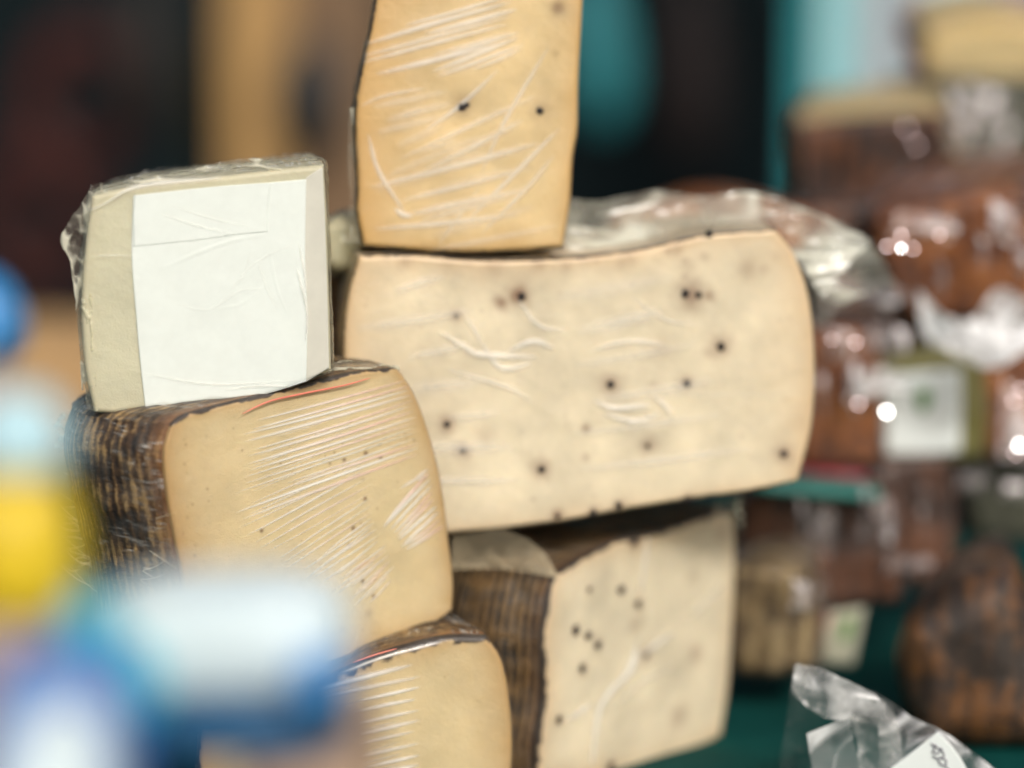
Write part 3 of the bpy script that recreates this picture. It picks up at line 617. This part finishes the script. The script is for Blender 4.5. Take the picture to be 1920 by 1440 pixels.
ol, fO = pile('olive green wrapped block bearing a square white label', (1640, 680, 1835, 655, 1850, 860, 1650, 868), 1.24, -5, 0, .09, OLIVE, OLIVE, seed=107, fn='wrapping', sn='wrapping_sides')
flat_label('white_label', quad(1652, 705, 1800, 690, 1798, 845, 1660, 850, b=2) and tuple(quad(1652, 705, 1800, 690, 1798, 845, 1660, 850, b=2)[k] for k in ('top', 'right', 'bottom', 'left')), fO, PAPER, ol, -.004, res=(20, 20))
GREENM = mat_plain('green_print', (.10, .28, .06), .5, .1, 40, 0)
flat_label('green_leaf_print', tuple(quad(1718, 730, 1742, 726, 1738, 765, 1722, 768, b=3)[k] for k in ('top', 'right', 'bottom', 'left')), fO, GREENM, ol, -.0048, res=(10, 10))
pile('mottled brown wedge at the right edge below the amber wheel half', (1850, 640, 1990, 620, 1990, 850, 1850, 860), 1.25, 5, 0, .1, RIND_O, RIND_B, seed=108)
pile('olive brown wedge low at the right edge with glints of film', (1815, 850, 1990, 840, 1990, 1010, 1830, 1010), 1.28, 5, 0, .1, MOLD, RIND_B, seed=109)
pile('wide brown wedge right of the pepper wedge, topped by a teal strip', (1385, 935, 1655, 900, 1685, 1130, 1400, 1145), 1.21, -8, 0, .1, RIND_B, RIND_B, seed=110, b=10)
pile('dark brown wedge leaning against the wide brown one, above the green cloth', (1640, 870, 1790, 850, 1790, 1085, 1680, 1100), 1.235, 14, 0, .09, RIND_B, RIND_B, seed=111)
TAN = mat_rind('tan_rind', (.05, .035, .018), (.22, .15, .07), (.42, .32, .17), rib=300, patch=40)
pile('small tan mottled wedge low beside the pepper wedge', (1375, 1065, 1500, 1075, 1520, 1255, 1375, 1265), 1.15, -15, 0, .07, TAN, TAN, seed=112, b=10)
TEAL = mat_plain('teal_plastic', (.02, .15, .13), .4, .2, 30, .2)
o = rbox('teal_strip', P(1510, 908, 1.2), (.075, .05, .007), TEAL, None, 4, R(8), R(-6)); tag(o, 'teal plastic strip lying on the wide brown wedge', 'strip')
PINK = mat_plain('pink_plastic', (.45, .07, .10), .4, .2, 30, .2)
o = rbox('red_strip', P(1540, 888, 1.23), (.045, .03, .006), PINK, None, 4, R(6), R(-2)); tag(o, 'dull red plastic strip behind the teal one', 'strip')
# torn white paper over the amber wheel
pw = thing('crumpled_paper', P(1800, 650, 1.2), 'crumpled torn white paper sheet draped in front of the amber wheel half', 'paper')
PAPW = mat_film('white_tissue', veil=1.2, crinkle=90, bstr=.8, white=(.82, .84, .86))
sheet('paper_sheet', ([(1722, 545), (1770, 590), (1820, 600), (1870, 540), (1925, 560)], [(1925, 560), (1950, 640)], [(1740, 640), (1800, 665), (1860, 690), (1950, 640)], [(1722, 545), (1725, 600), (1740, 640)]),
      Frame(1820, 610, 1.19, -8), PAPW, pw, .004, 40, (80, 50), 1., 91)
sheet('paper_sheet', ([(1600, 705), (1640, 690), (1690, 700)], [(1690, 700), (1700, 740)], [(1610, 750), (1650, 735), (1700, 740)], [(1600, 705), (1610, 750)]),
      Frame(1650, 720, 1.2, -8), PAPW, pw, .003, 40, (40, 30), 1., 92)
# red/white/green tag
tg = thing('tricolour_tag', P(1575, 1250, 1.22), 'small red, white and green tag standing on the green cloth', 'tag')
fq = Frame(1575, 1195, 1.2, -5)
REDM = mat_plain('red_print', (.42, .02, .02), .5, .1, 40, 0); CREAM = mat_plain('cream_print', (.55, .55, .42), .5, .1, 40, 0)
flat_label('tag_card', ([(1552, 1150), (1622, 1140)], [(1622, 1140), (1600, 1248)], [(1528, 1240), (1600, 1248)], [(1552, 1150), (1528, 1240)]), fq, CREAM, tg, 0, (12, 12), th=.002)
flat_label('red_band', ([(1538, 1152), (1556, 1150)], [(1556, 1150), (1536, 1225)], [(1518, 1222), (1536, 1225)], [(1538, 1152), (1518, 1222)]), fq, REDM, tg, -.001, (8, 12), th=.002)
flat_label('green_band', ([(1585, 1160), (1602, 1158)], [(1602, 1158), (1592, 1200)], [(1572, 1200), (1592, 1200)], [(1585, 1160), (1572, 1200)]), fq, GREENM, tg, -.001, (8, 12), th=.002)
# round wheel at lower right
AMB = mat_rind('mottled_amber_rind', (.010, .008, .006), (.030, .015, .007), (.19, .075, .014), rib=350, patch=22, wave=.07, sh=-.04)
cheese('round_cheese', 'round dark brown cheese mottled with amber, on the green cloth at lower right', 'cheese',
    top=[(1692, 1190), (1738, 1130), (1812, 1088), (1900, 1078)], right=[(1900, 1078), (1950, 1190), (1975, 1300), (1975, 1416)], bottom=[(1735, 1416), (1850, 1420), (1975, 1416)],
    left=[(1692, 1190), (1674, 1260), (1688, 1330), (1735, 1416)], Y=1.08, yaw=-12, depth=.09, w0=.02, Rw=.09, r=.022, res=(120, 120), front=AMB, side=AMB,
    front_name='rind', side_name='rind_sides', film=FILM_R, film_side=.1, film_amp=.001, seed=140)
LB = [o for o in C.objects if o.get('group') == GR]
FILM_G = mat_film('highlight_wrapping', veil=.3, crinkle=60, bstr=.5, rough=.08, white=(.93, .88, .89))  # pale film for added scraps that paint highlights onto the pile
def near_piece(px, py, Y):
    q_ = Vector([float(c) for c in P(px, py, Y)]); return min(LB, key=lambda o: (o.location+Vector((0, 0, .03))-q_).length)
for k, (x, y, w_, h_, Y_, f_) in enumerate(((1730, 430, 130, 70, 1.2, .7), (1880, 420, 60, 90, 1.2, .9), (1620, 560, 150, 60, 1.22, .8), (1650, 640, 90, 60, 1.215, .8),
                                       (1905, 800, 70, 190, 1.22, .9), (1570, 650, 50, 80, 1.2, .7), (1500, 1120, 40, 80, 1.12, 1.), (1850, 230, 110, 150, 1.42, .9),
                                       (1655, 990, 40, 150, 1.2, .45), (1540, 990, 50, 120, 1.19, .3), (1790, 230, 30, 130, 1.34, .5), (1820, 900, 60, 50, 1.25, .6), (1700, 1060, 90, 40, 1.2, .5), (1600, 720, 22, 120, 1.2, .9), (1540, 740, 16, 110, 1.2, .5), (1690, 640, 30, 60, 1.2, 1.), (1760, 520, 26, 80, 1.2, .6), (1915, 480, 26, 110, 1.2, .8), (1840, 480, 20, 90, 1.2, .5), (1880, 640, 90, 50, 1.19, 1.), (1900, 920, 50, 40, 1.22, .8), (1620, 960, 16, 130, 1.18, .5), (1500, 980, 14, 110, 1.18, .4), (1730, 960, 14, 130, 1.2, .4))):
    a_ = .5*w_; b_ = .5*h_
    sheet('film_bunch', ([(x-a_*.7, y-b_), (x, y-b_*.8), (x+a_*.9, y-b_*.7)], [(x+a_*.9, y-b_*.7), (x+a_, y), (x+a_*.5, y+b_)], [(x-a_, y+b_*.6), (x, y+b_*.7), (x+a_*.5, y+b_)], [(x-a_*.7, y-b_), (x-a_*.8, y), (x-a_, y+b_*.6)]),
          Frame(x, y, Y_, -8), FILM_G, near_piece(x, y, Y_), .004, 50, (40, 40), f_, 200+k, bulge=.004)
def glint_mat(name, c):
    m, t = newmat(name); g_ = N(t, 'ShaderNodeBsdfGlossy'); g_.inputs['Roughness'].default_value = .05; g_.inputs[0].default_value = (*c, 1); out(t, g_.outputs[0]); return m
GL1 = glint_mat('bright_glint_facet', (.6, .6, .62)); GL2 = glint_mat('rosy_glint_facet', (.15, .12, .125))  # tiny mirror facets, added and turned to throw sun glints at the camera
for (x, y, Y_, sz, m_) in ((1662, 772, 1.2, .0022, GL1), (1610, 757, 1.2, .0022, GL2), (1690, 442, 1.19, .0022, GL2), (1664, 462, 1.19, .0022, GL2), (1712, 466, 1.19, .0020, GL2), (1690, 466, 1.15, .0016, GL1), (1762, 440, 1.19, .0018, GL2),
                       (1900, 752, 1.2, .002, GL2), (1912, 835, 1.2, .0022, GL1), (1905, 850, 1.21, .002, GL2), (1915, 730, 1.21, .002, GL2), (1604, 642, 1.19, .002, GL2), (1560, 636, 1.19, .0018, GL2), (1718, 272, 1.3, .0018, GL2), (1700, 240, 1.31, .0018, GL2)):
    p_ = P(x, y, Y_-.035 if Y_ < 1.3 else Y_-.01); vd = CAM-p_; vd /= np.linalg.norm(vd); n_ = vd+np.array(sd); n_ /= np.linalg.norm(n_)
    e1 = np.cross(n_, [0, 0, 1]); e1 /= np.linalg.norm(e1); e2 = np.cross(n_, e1); V_ = []; F_ = []
    a_ = np.linspace(-1, 1, 5)
    for i_ in a_:
        for j_ in a_: V_.append(p_+sz*.5*(i_*e1+j_*e2)-n_*sz*.02*(i_*i_+j_*j_))
    mesh('glint_facet', V_, gridfaces(5, 5), m_, near_piece(x, y, Y_))
# reddish rim behind the wrapper
o, _ = cheese('round_cheese', 'orange red rinded low wheel just visible behind the loose wrapper', 'cheese',
    top=[(1150, 410), (1250, 384), (1350, 372), (1470, 380), (1560, 415)], right=[(1560, 415), (1570, 470)], bottom=[(1140, 470), (1350, 480), (1570, 470)], left=[(1150, 410), (1140, 470)],
    Y=1.22, yaw=0, depth=.1, w0=0, Rw=.13, res=(80, 40), front=RIND_O, side=RIND_O, front_name='rind', side_name='rind_sides', seed=120, film=None)

# ------------------------------------------------------------------ clear bag with a hand written tag, lower right
BAGF = mat_film('clear_bag_film', veil=.16, crinkle=70, bstr=.9, rough=.1, white=(.80, .82, .84))
fb = Frame(1650, 1400, 1.0, -6)
bgp = fb.world(*[np.array(c) for c in (0., 0.)], np.array(.03)); 
bag = thing('plastic_bag', (bgp[0], bgp[1], 0), 'crumpled clear plastic bag with a white hand written tag, lower right corner', 'bag')
sheet('bag_neck', ([(1492, 1240), (1560, 1262), (1640, 1300)], [(1640, 1300), (1680, 1350), (1700, 1470)], [(1620, 1480), (1660, 1475), (1700, 1470)], [(1492, 1240), (1488, 1300), (1550, 1345), (1590, 1340), (1620, 1480)]),
      fb, mat_film('bag_neck_film', veil=.32, crinkle=90, bstr=.6, rough=.05, white=(.85, .87, .87)), bag, .003, 62, (90, 90), .6, 131)
sheet('bag_side', ([(1640, 1298), (1720, 1352), (1790, 1385), (1900, 1470)], [(1900, 1470), (1910, 1600)], [(1640, 1600), (1910, 1600)], [(1640, 1298), (1650, 1400), (1640, 1600)]),
      fb, BAGF, bag, .004, 42, (120, 120), .8, 132, off=.004)
sheet('bag_side', ([(1490, 1250), (1530, 1290)], [(1530, 1290), (1560, 1400), (1640, 1600)], [(1445, 1600), (1640, 1600)], [(1490, 1250), (1478, 1340), (1462, 1440), (1445, 1600)]),
      fb, mat_film('thin_bag_film', veil=.05, crinkle=40, bstr=.5, white=(.7, .72, .72)), bag, .002, 30, (60, 100), .3, 133, off=.006)
sheet('tape_strip', ([(1512, 1365), (1550, 1350), (1590, 1333)], [(1590, 1333), (1605, 1400), (1640, 1480)], [(1535, 1500), (1590, 1490), (1640, 1480)], [(1512, 1365), (1520, 1420), (1535, 1500)]),
      fb, mat_film('tape_film', veil=.30, crinkle=20, bstr=.4, rough=.08, white=(.75, .78, .78)), bag, .001, 24, (50, 70), .8, 134, off=-.008)
flat_label('paper_tag', ([(1668, 1432), (1710, 1400), (1756, 1364)], [(1756, 1364), (1790, 1400), (1820, 1450)], [(1700, 1520), (1770, 1490), (1820, 1450)], [(1668, 1432), (1684, 1475), (1700, 1520)]),
      fb, PAPER, bag, -.007, (40, 40), th=.0004)
INK = mat_plain('ink', (.24, .24, .28), .6, .2, 80, 0)
for k, pts in enumerate(([(1744, 1384), (1750, 1394), (1745, 1402)], [(1750, 1386), (1760, 1398), (1754, 1404), (1748, 1398)], [(1762, 1392), (1768, 1408), (1760, 1412)],
                         [(1746, 1408), (1756, 1414), (1762, 1424)], [(1758, 1410), (1772, 1416), (1768, 1426), (1758, 1420)], [(1770, 1426), (1780, 1438), (1772, 1442)])):
    q = [fb.world(*[np.array(c) for c in fb.uv(np.array([p_]))[0]], np.array(-.0075)) for p_ in smooth_curve(pts, 14)]
    tube('ink_stroke', q, .00035, INK, bag, 6)

# ------------------------------------------------------------------ foreground, close to the lens
YB = .60
c = P(22, 960, YB)
bt = thing('squeeze_bottle', (c[0], c[1], 0), 'bright yellow squeeze bottle with a pale blue cap, close to the lens at left', 'bottle')
YEL = mat_plain('yellow_plastic', (.72, .52, .02), .35, .05, 10, 0); CAPM = mat_plain('pale_blue_plastic', (.50, .76, .84), .4, .05, 10, 0)
zt = P(38, 878, YB)[2]
PKT = mat_plain('pinkish_tan_label', (.50, .36, .26), .5, .05, 10, 0); zl = P(38, 1150, YB)[2]
lathe('lower_label', [(.001, .001), (.013, .001), (.0145, .01), (.015, zl)], (c[0], c[1], 0), PKT, bt)
lathe('bottle_body', [(.0149, zl+.0005), (.0165, zl+.008), (.0165, zt-.016), (.014, zt-.006), (.009, zt)], (c[0], c[1], 0), YEL, bt)
lathe('cap', [(.0115, zt+.0005), (.0125, zt+.002), (.0125, zt+.011), (.010, zt+.016), (.006, zt+.019), (.0005, zt+.02)], (c[0]+.002, c[1], 0), CAPM, bt)
WHP = mat_plain('white_packaging', (.66, .80, .84), .35, .04, 20, .05, coat=.3)
BLU = mat_plain('blue_packaging', (.05, .27, .62), .35, .1, 20, .05, coat=.3)
BLD = mat_plain('deep_blue_packaging', (.025, .14, .46), .35, .1, 20, .05); NAV = mat_plain('navy_packaging', (.012, .08, .18), .4, .1, 20, .05)
CYN = mat_plain('cyan_packaging', (.07, .50, .64), .35, .1, 20, .05)
TANP = mat_plain('tan_carton', (.40, .28, .19), .6, .1, 20, .1)
def pxm(n, Y): return n*Y/FPX
# tan carton carrying the packets
Yc = .60
top = P(400, 1432, Yc)[2]
x0 = P(430, 1400, Yc)[0]; x1 = P(690, 1400, Yc)[0]
ct = thing('carton', ((x0+x1)/2, Yc+.04, 0), 'plain tan carton under the blue and white packet', 'carton')
rbox('carton_body', ((x0+x1)/2, Yc+.04, top/2), (x1-x0, .08, top), TANP, ct, 14)
pk = thing('wrapped_packet', (P(400, 1300, Yc)[0], Yc+.03, top), 'glossy white packet with blue ends and a navy base, blurred in front of the cheeses', 'packet')
cc = P(395, 1235, Yc); hgt = pxm(205, Yc)
rbox('packet_body', (cc[0], Yc+.03, cc[2]), (pxm(520, Yc), .05, hgt*1.12), WHP, pk, 3.6, 0, R(2))
c2 = P(590, 1290, Yc-.005); rbox('blue_end', (c2[0], Yc+.018, c2[2]), (pxm(120, Yc), .055, pxm(100, Yc)), BLU, pk, 2.4, 0, R(6))
c2 = P(430, 1355, Yc); rbox('navy_base', (c2[0], Yc+.022, top+.007), (pxm(440, Yc), .056, .016), NAV, pk, 3)
c3 = P(240, 1290, Yc); rbox('cyan_end', (c3[0], Yc+.012, c3[2]), (pxm(130, Yc), .04, pxm(190, Yc)), CYN, pk, 2.4, 0, R(10))
zb = P(60, 1228, .545)
p2 = thing('wrapped_packet', (zb[0], .545, 0), 'blue packet with a cyan shoulder behind the white bag at lower left', 'packet')
rbox('packet_body', (zb[0]+.001, .553, zb[2]/2), (pxm(330, .55), .034, zb[2]), BLD, p2, 5, 0, R(-3))
c5 = P(165, 1175, .575); rbox('cyan_shoulder', (c5[0], .578, c5[2]), (pxm(110, .6), .03, pxm(110, .6)), CYN, p2, 2.2)
c6 = P(10, 1400, .5)
p3 = thing('white_bag', (c6[0], .5, 0), 'white bag nearest the lens in the lower left corner', 'bag')
rbox('bag_body', (c6[0], .5, (c6[2]+.012)/2), (pxm(260, .5), .04, c6[2]+.012), WHP, p3, 3.5, 0, R(-8), amp=.1)
c7 = P(-10, 560, .7)
p4 = thing('squeeze_bottle', (c7[0], .7, 0), 'tall blue bottle cut off by the left edge, dark below its shoulder', 'bottle')
zt2 = c7[2]+.008; zb2 = zt2-.026
lathe('lower_label', [(.001, .001), (.007, .001), (.008, .01), (.008, zb2)], (c7[0]-.004, .7, 0), TANP, p4)
lathe('bottle_body', [(.008, zb2+.0005), (.012, zb2+.006), (.012, zt2-.012), (.008, zt2-.004), (.003, zt2)], (c7[0]-.004, .7, 0), BLU, p4)

# ------------------------------------------------------------------ far background
OCH = mat_plain('ochre_wood', (.38, .23, .08), .6, .25, 3, .2); BRN = mat_plain('brown_wood', (.17, .105, .055), .7, .3, 3, .2); HOLE = mat_plain('black_iron', (.012, .014, .015), .6, .2, 5, 0)
Yp = 3.3
def bx_px(name, x0, y0, x1, y1, Y, d, mat, parent, z0=None):
    a = P(x0, y1, Y); b = P(x1, y0, Y); return box(name, (a[0], Y, a[2] if z0 is None else z0), (b[0], Y+d, b[2]), mat, parent)
ps = thing('wooden_post', (P(560, 300, Yp)[0], Yp, -.92), 'brown wooden stall post with a bright ochre edge behind the golden wedge', 'post')
bx_px('post_panel', 500, -500, 720, 330, Yp, .08, BRN, ps, -.92)
bx_px('ochre_edge', 425, -500, 530, 300, Yp-.03, .1, OCH, ps, -.92)
hc = P(580, 190, Yp-.03); rbox('iron_knob', hc, (.10, .08, .17), HOLE, ps, 2)
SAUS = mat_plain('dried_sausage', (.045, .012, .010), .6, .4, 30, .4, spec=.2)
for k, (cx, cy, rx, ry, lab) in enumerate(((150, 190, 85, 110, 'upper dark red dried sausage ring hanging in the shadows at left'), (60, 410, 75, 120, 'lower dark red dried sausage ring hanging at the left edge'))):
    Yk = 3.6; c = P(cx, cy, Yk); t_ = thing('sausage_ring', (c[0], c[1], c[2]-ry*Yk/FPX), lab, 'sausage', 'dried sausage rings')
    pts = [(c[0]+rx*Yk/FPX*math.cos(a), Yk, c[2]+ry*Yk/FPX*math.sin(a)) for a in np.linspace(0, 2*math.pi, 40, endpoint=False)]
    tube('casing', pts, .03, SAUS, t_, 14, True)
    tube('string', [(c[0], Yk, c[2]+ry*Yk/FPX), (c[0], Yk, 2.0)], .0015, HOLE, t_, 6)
rail = tube('hanging_rail', [(-2, 3.6, 2.0), (2, 3.6, 2.0)], .015, HOLE); tag(rail, 'dark rail the sausage rings hang from', 'rail')
TAN2 = mat_plain('tan_sack', (.40, .25, .11), .8, .2, 10, .3)
Ys = 1.9; a = P(70, 640, Ys)
Ys = Ys; sk = rbox('sack', (a[0], Ys+.15, (a[2]-.92)/2), (.17, .25, a[2]+.92), TAN2, None, 5, amp=.05); tag(sk, 'tan sack standing on the ground behind the table at left', 'sack')
TEALC = mat_plain('teal_cloth', (.03, .32, .36), .6, .2, 5, .2); PALE = mat_plain('pale_blue_awning', (.50, .72, .76), .6, .1, 2, .1); PKC = mat_plain('dusty_pink_stripe', (.45, .34, .38), .6, .1, 3, .1)
Yt = 3.2; TEALD = mat_plain('deep_teal_cloth', (.018, .21, .24), .6, .35, 5, .2)
c = P(1120, 90, Yt); o = rbox('teal_bag', c, (.080, .08, .22), TEALD, None, 2.0, 0, R(6), amp=.25, freq=12); tag(o, 'teal cloth bag hanging behind the golden wedge', 'bag')
aw = thing('striped_curtain', (P(1680, 300, 3.7)[0], 3.7, -.92), 'pale blue curtain with a teal edge and a pink stripe behind the right pile', 'curtain')
def curtain(name, x0, x1, mat, off=0):
    n = 60; X = np.linspace(P(x0, 200, 3.7)[0], P(x1, 200, 3.7)[0], n)[None]; Z = np.linspace(1.2, -.9, 30)[:, None]
    k = .8+.2*(Z+.9)/2.1
    Yv = 3.7+off+.03*np.sin(X*40)+0*Z
    mesh(name, np.stack([X+0*Z, Yv, Z+0*X], -1), gridfaces(30, n), mat, aw)
curtain('teal_edge', 1500, 1560, TEALC); curtain('pale_cloth', 1561, 1640, PALE); curtain('pink_stripe', 1641, 1700, PKC); curtain('pale_cloth', 1701, 1850, PALE); curtain('grey_cloth', 1851, 2000, PKC)

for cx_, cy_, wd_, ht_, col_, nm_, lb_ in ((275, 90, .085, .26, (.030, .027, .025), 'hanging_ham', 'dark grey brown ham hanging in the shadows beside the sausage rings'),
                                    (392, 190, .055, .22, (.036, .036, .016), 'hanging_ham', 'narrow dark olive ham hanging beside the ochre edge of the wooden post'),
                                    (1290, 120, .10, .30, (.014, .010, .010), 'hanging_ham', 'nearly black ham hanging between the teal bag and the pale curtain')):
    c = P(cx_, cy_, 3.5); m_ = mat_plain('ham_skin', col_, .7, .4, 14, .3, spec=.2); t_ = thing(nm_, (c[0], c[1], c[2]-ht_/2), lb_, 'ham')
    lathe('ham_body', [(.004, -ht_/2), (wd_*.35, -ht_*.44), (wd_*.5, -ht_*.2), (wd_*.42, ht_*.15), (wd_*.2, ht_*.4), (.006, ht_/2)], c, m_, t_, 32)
    tube('string', [(c[0], c[1], c[2]+ht_/2-.004), (c[0], 3.58, 2.0)], .002, HOLE, t_, 6)
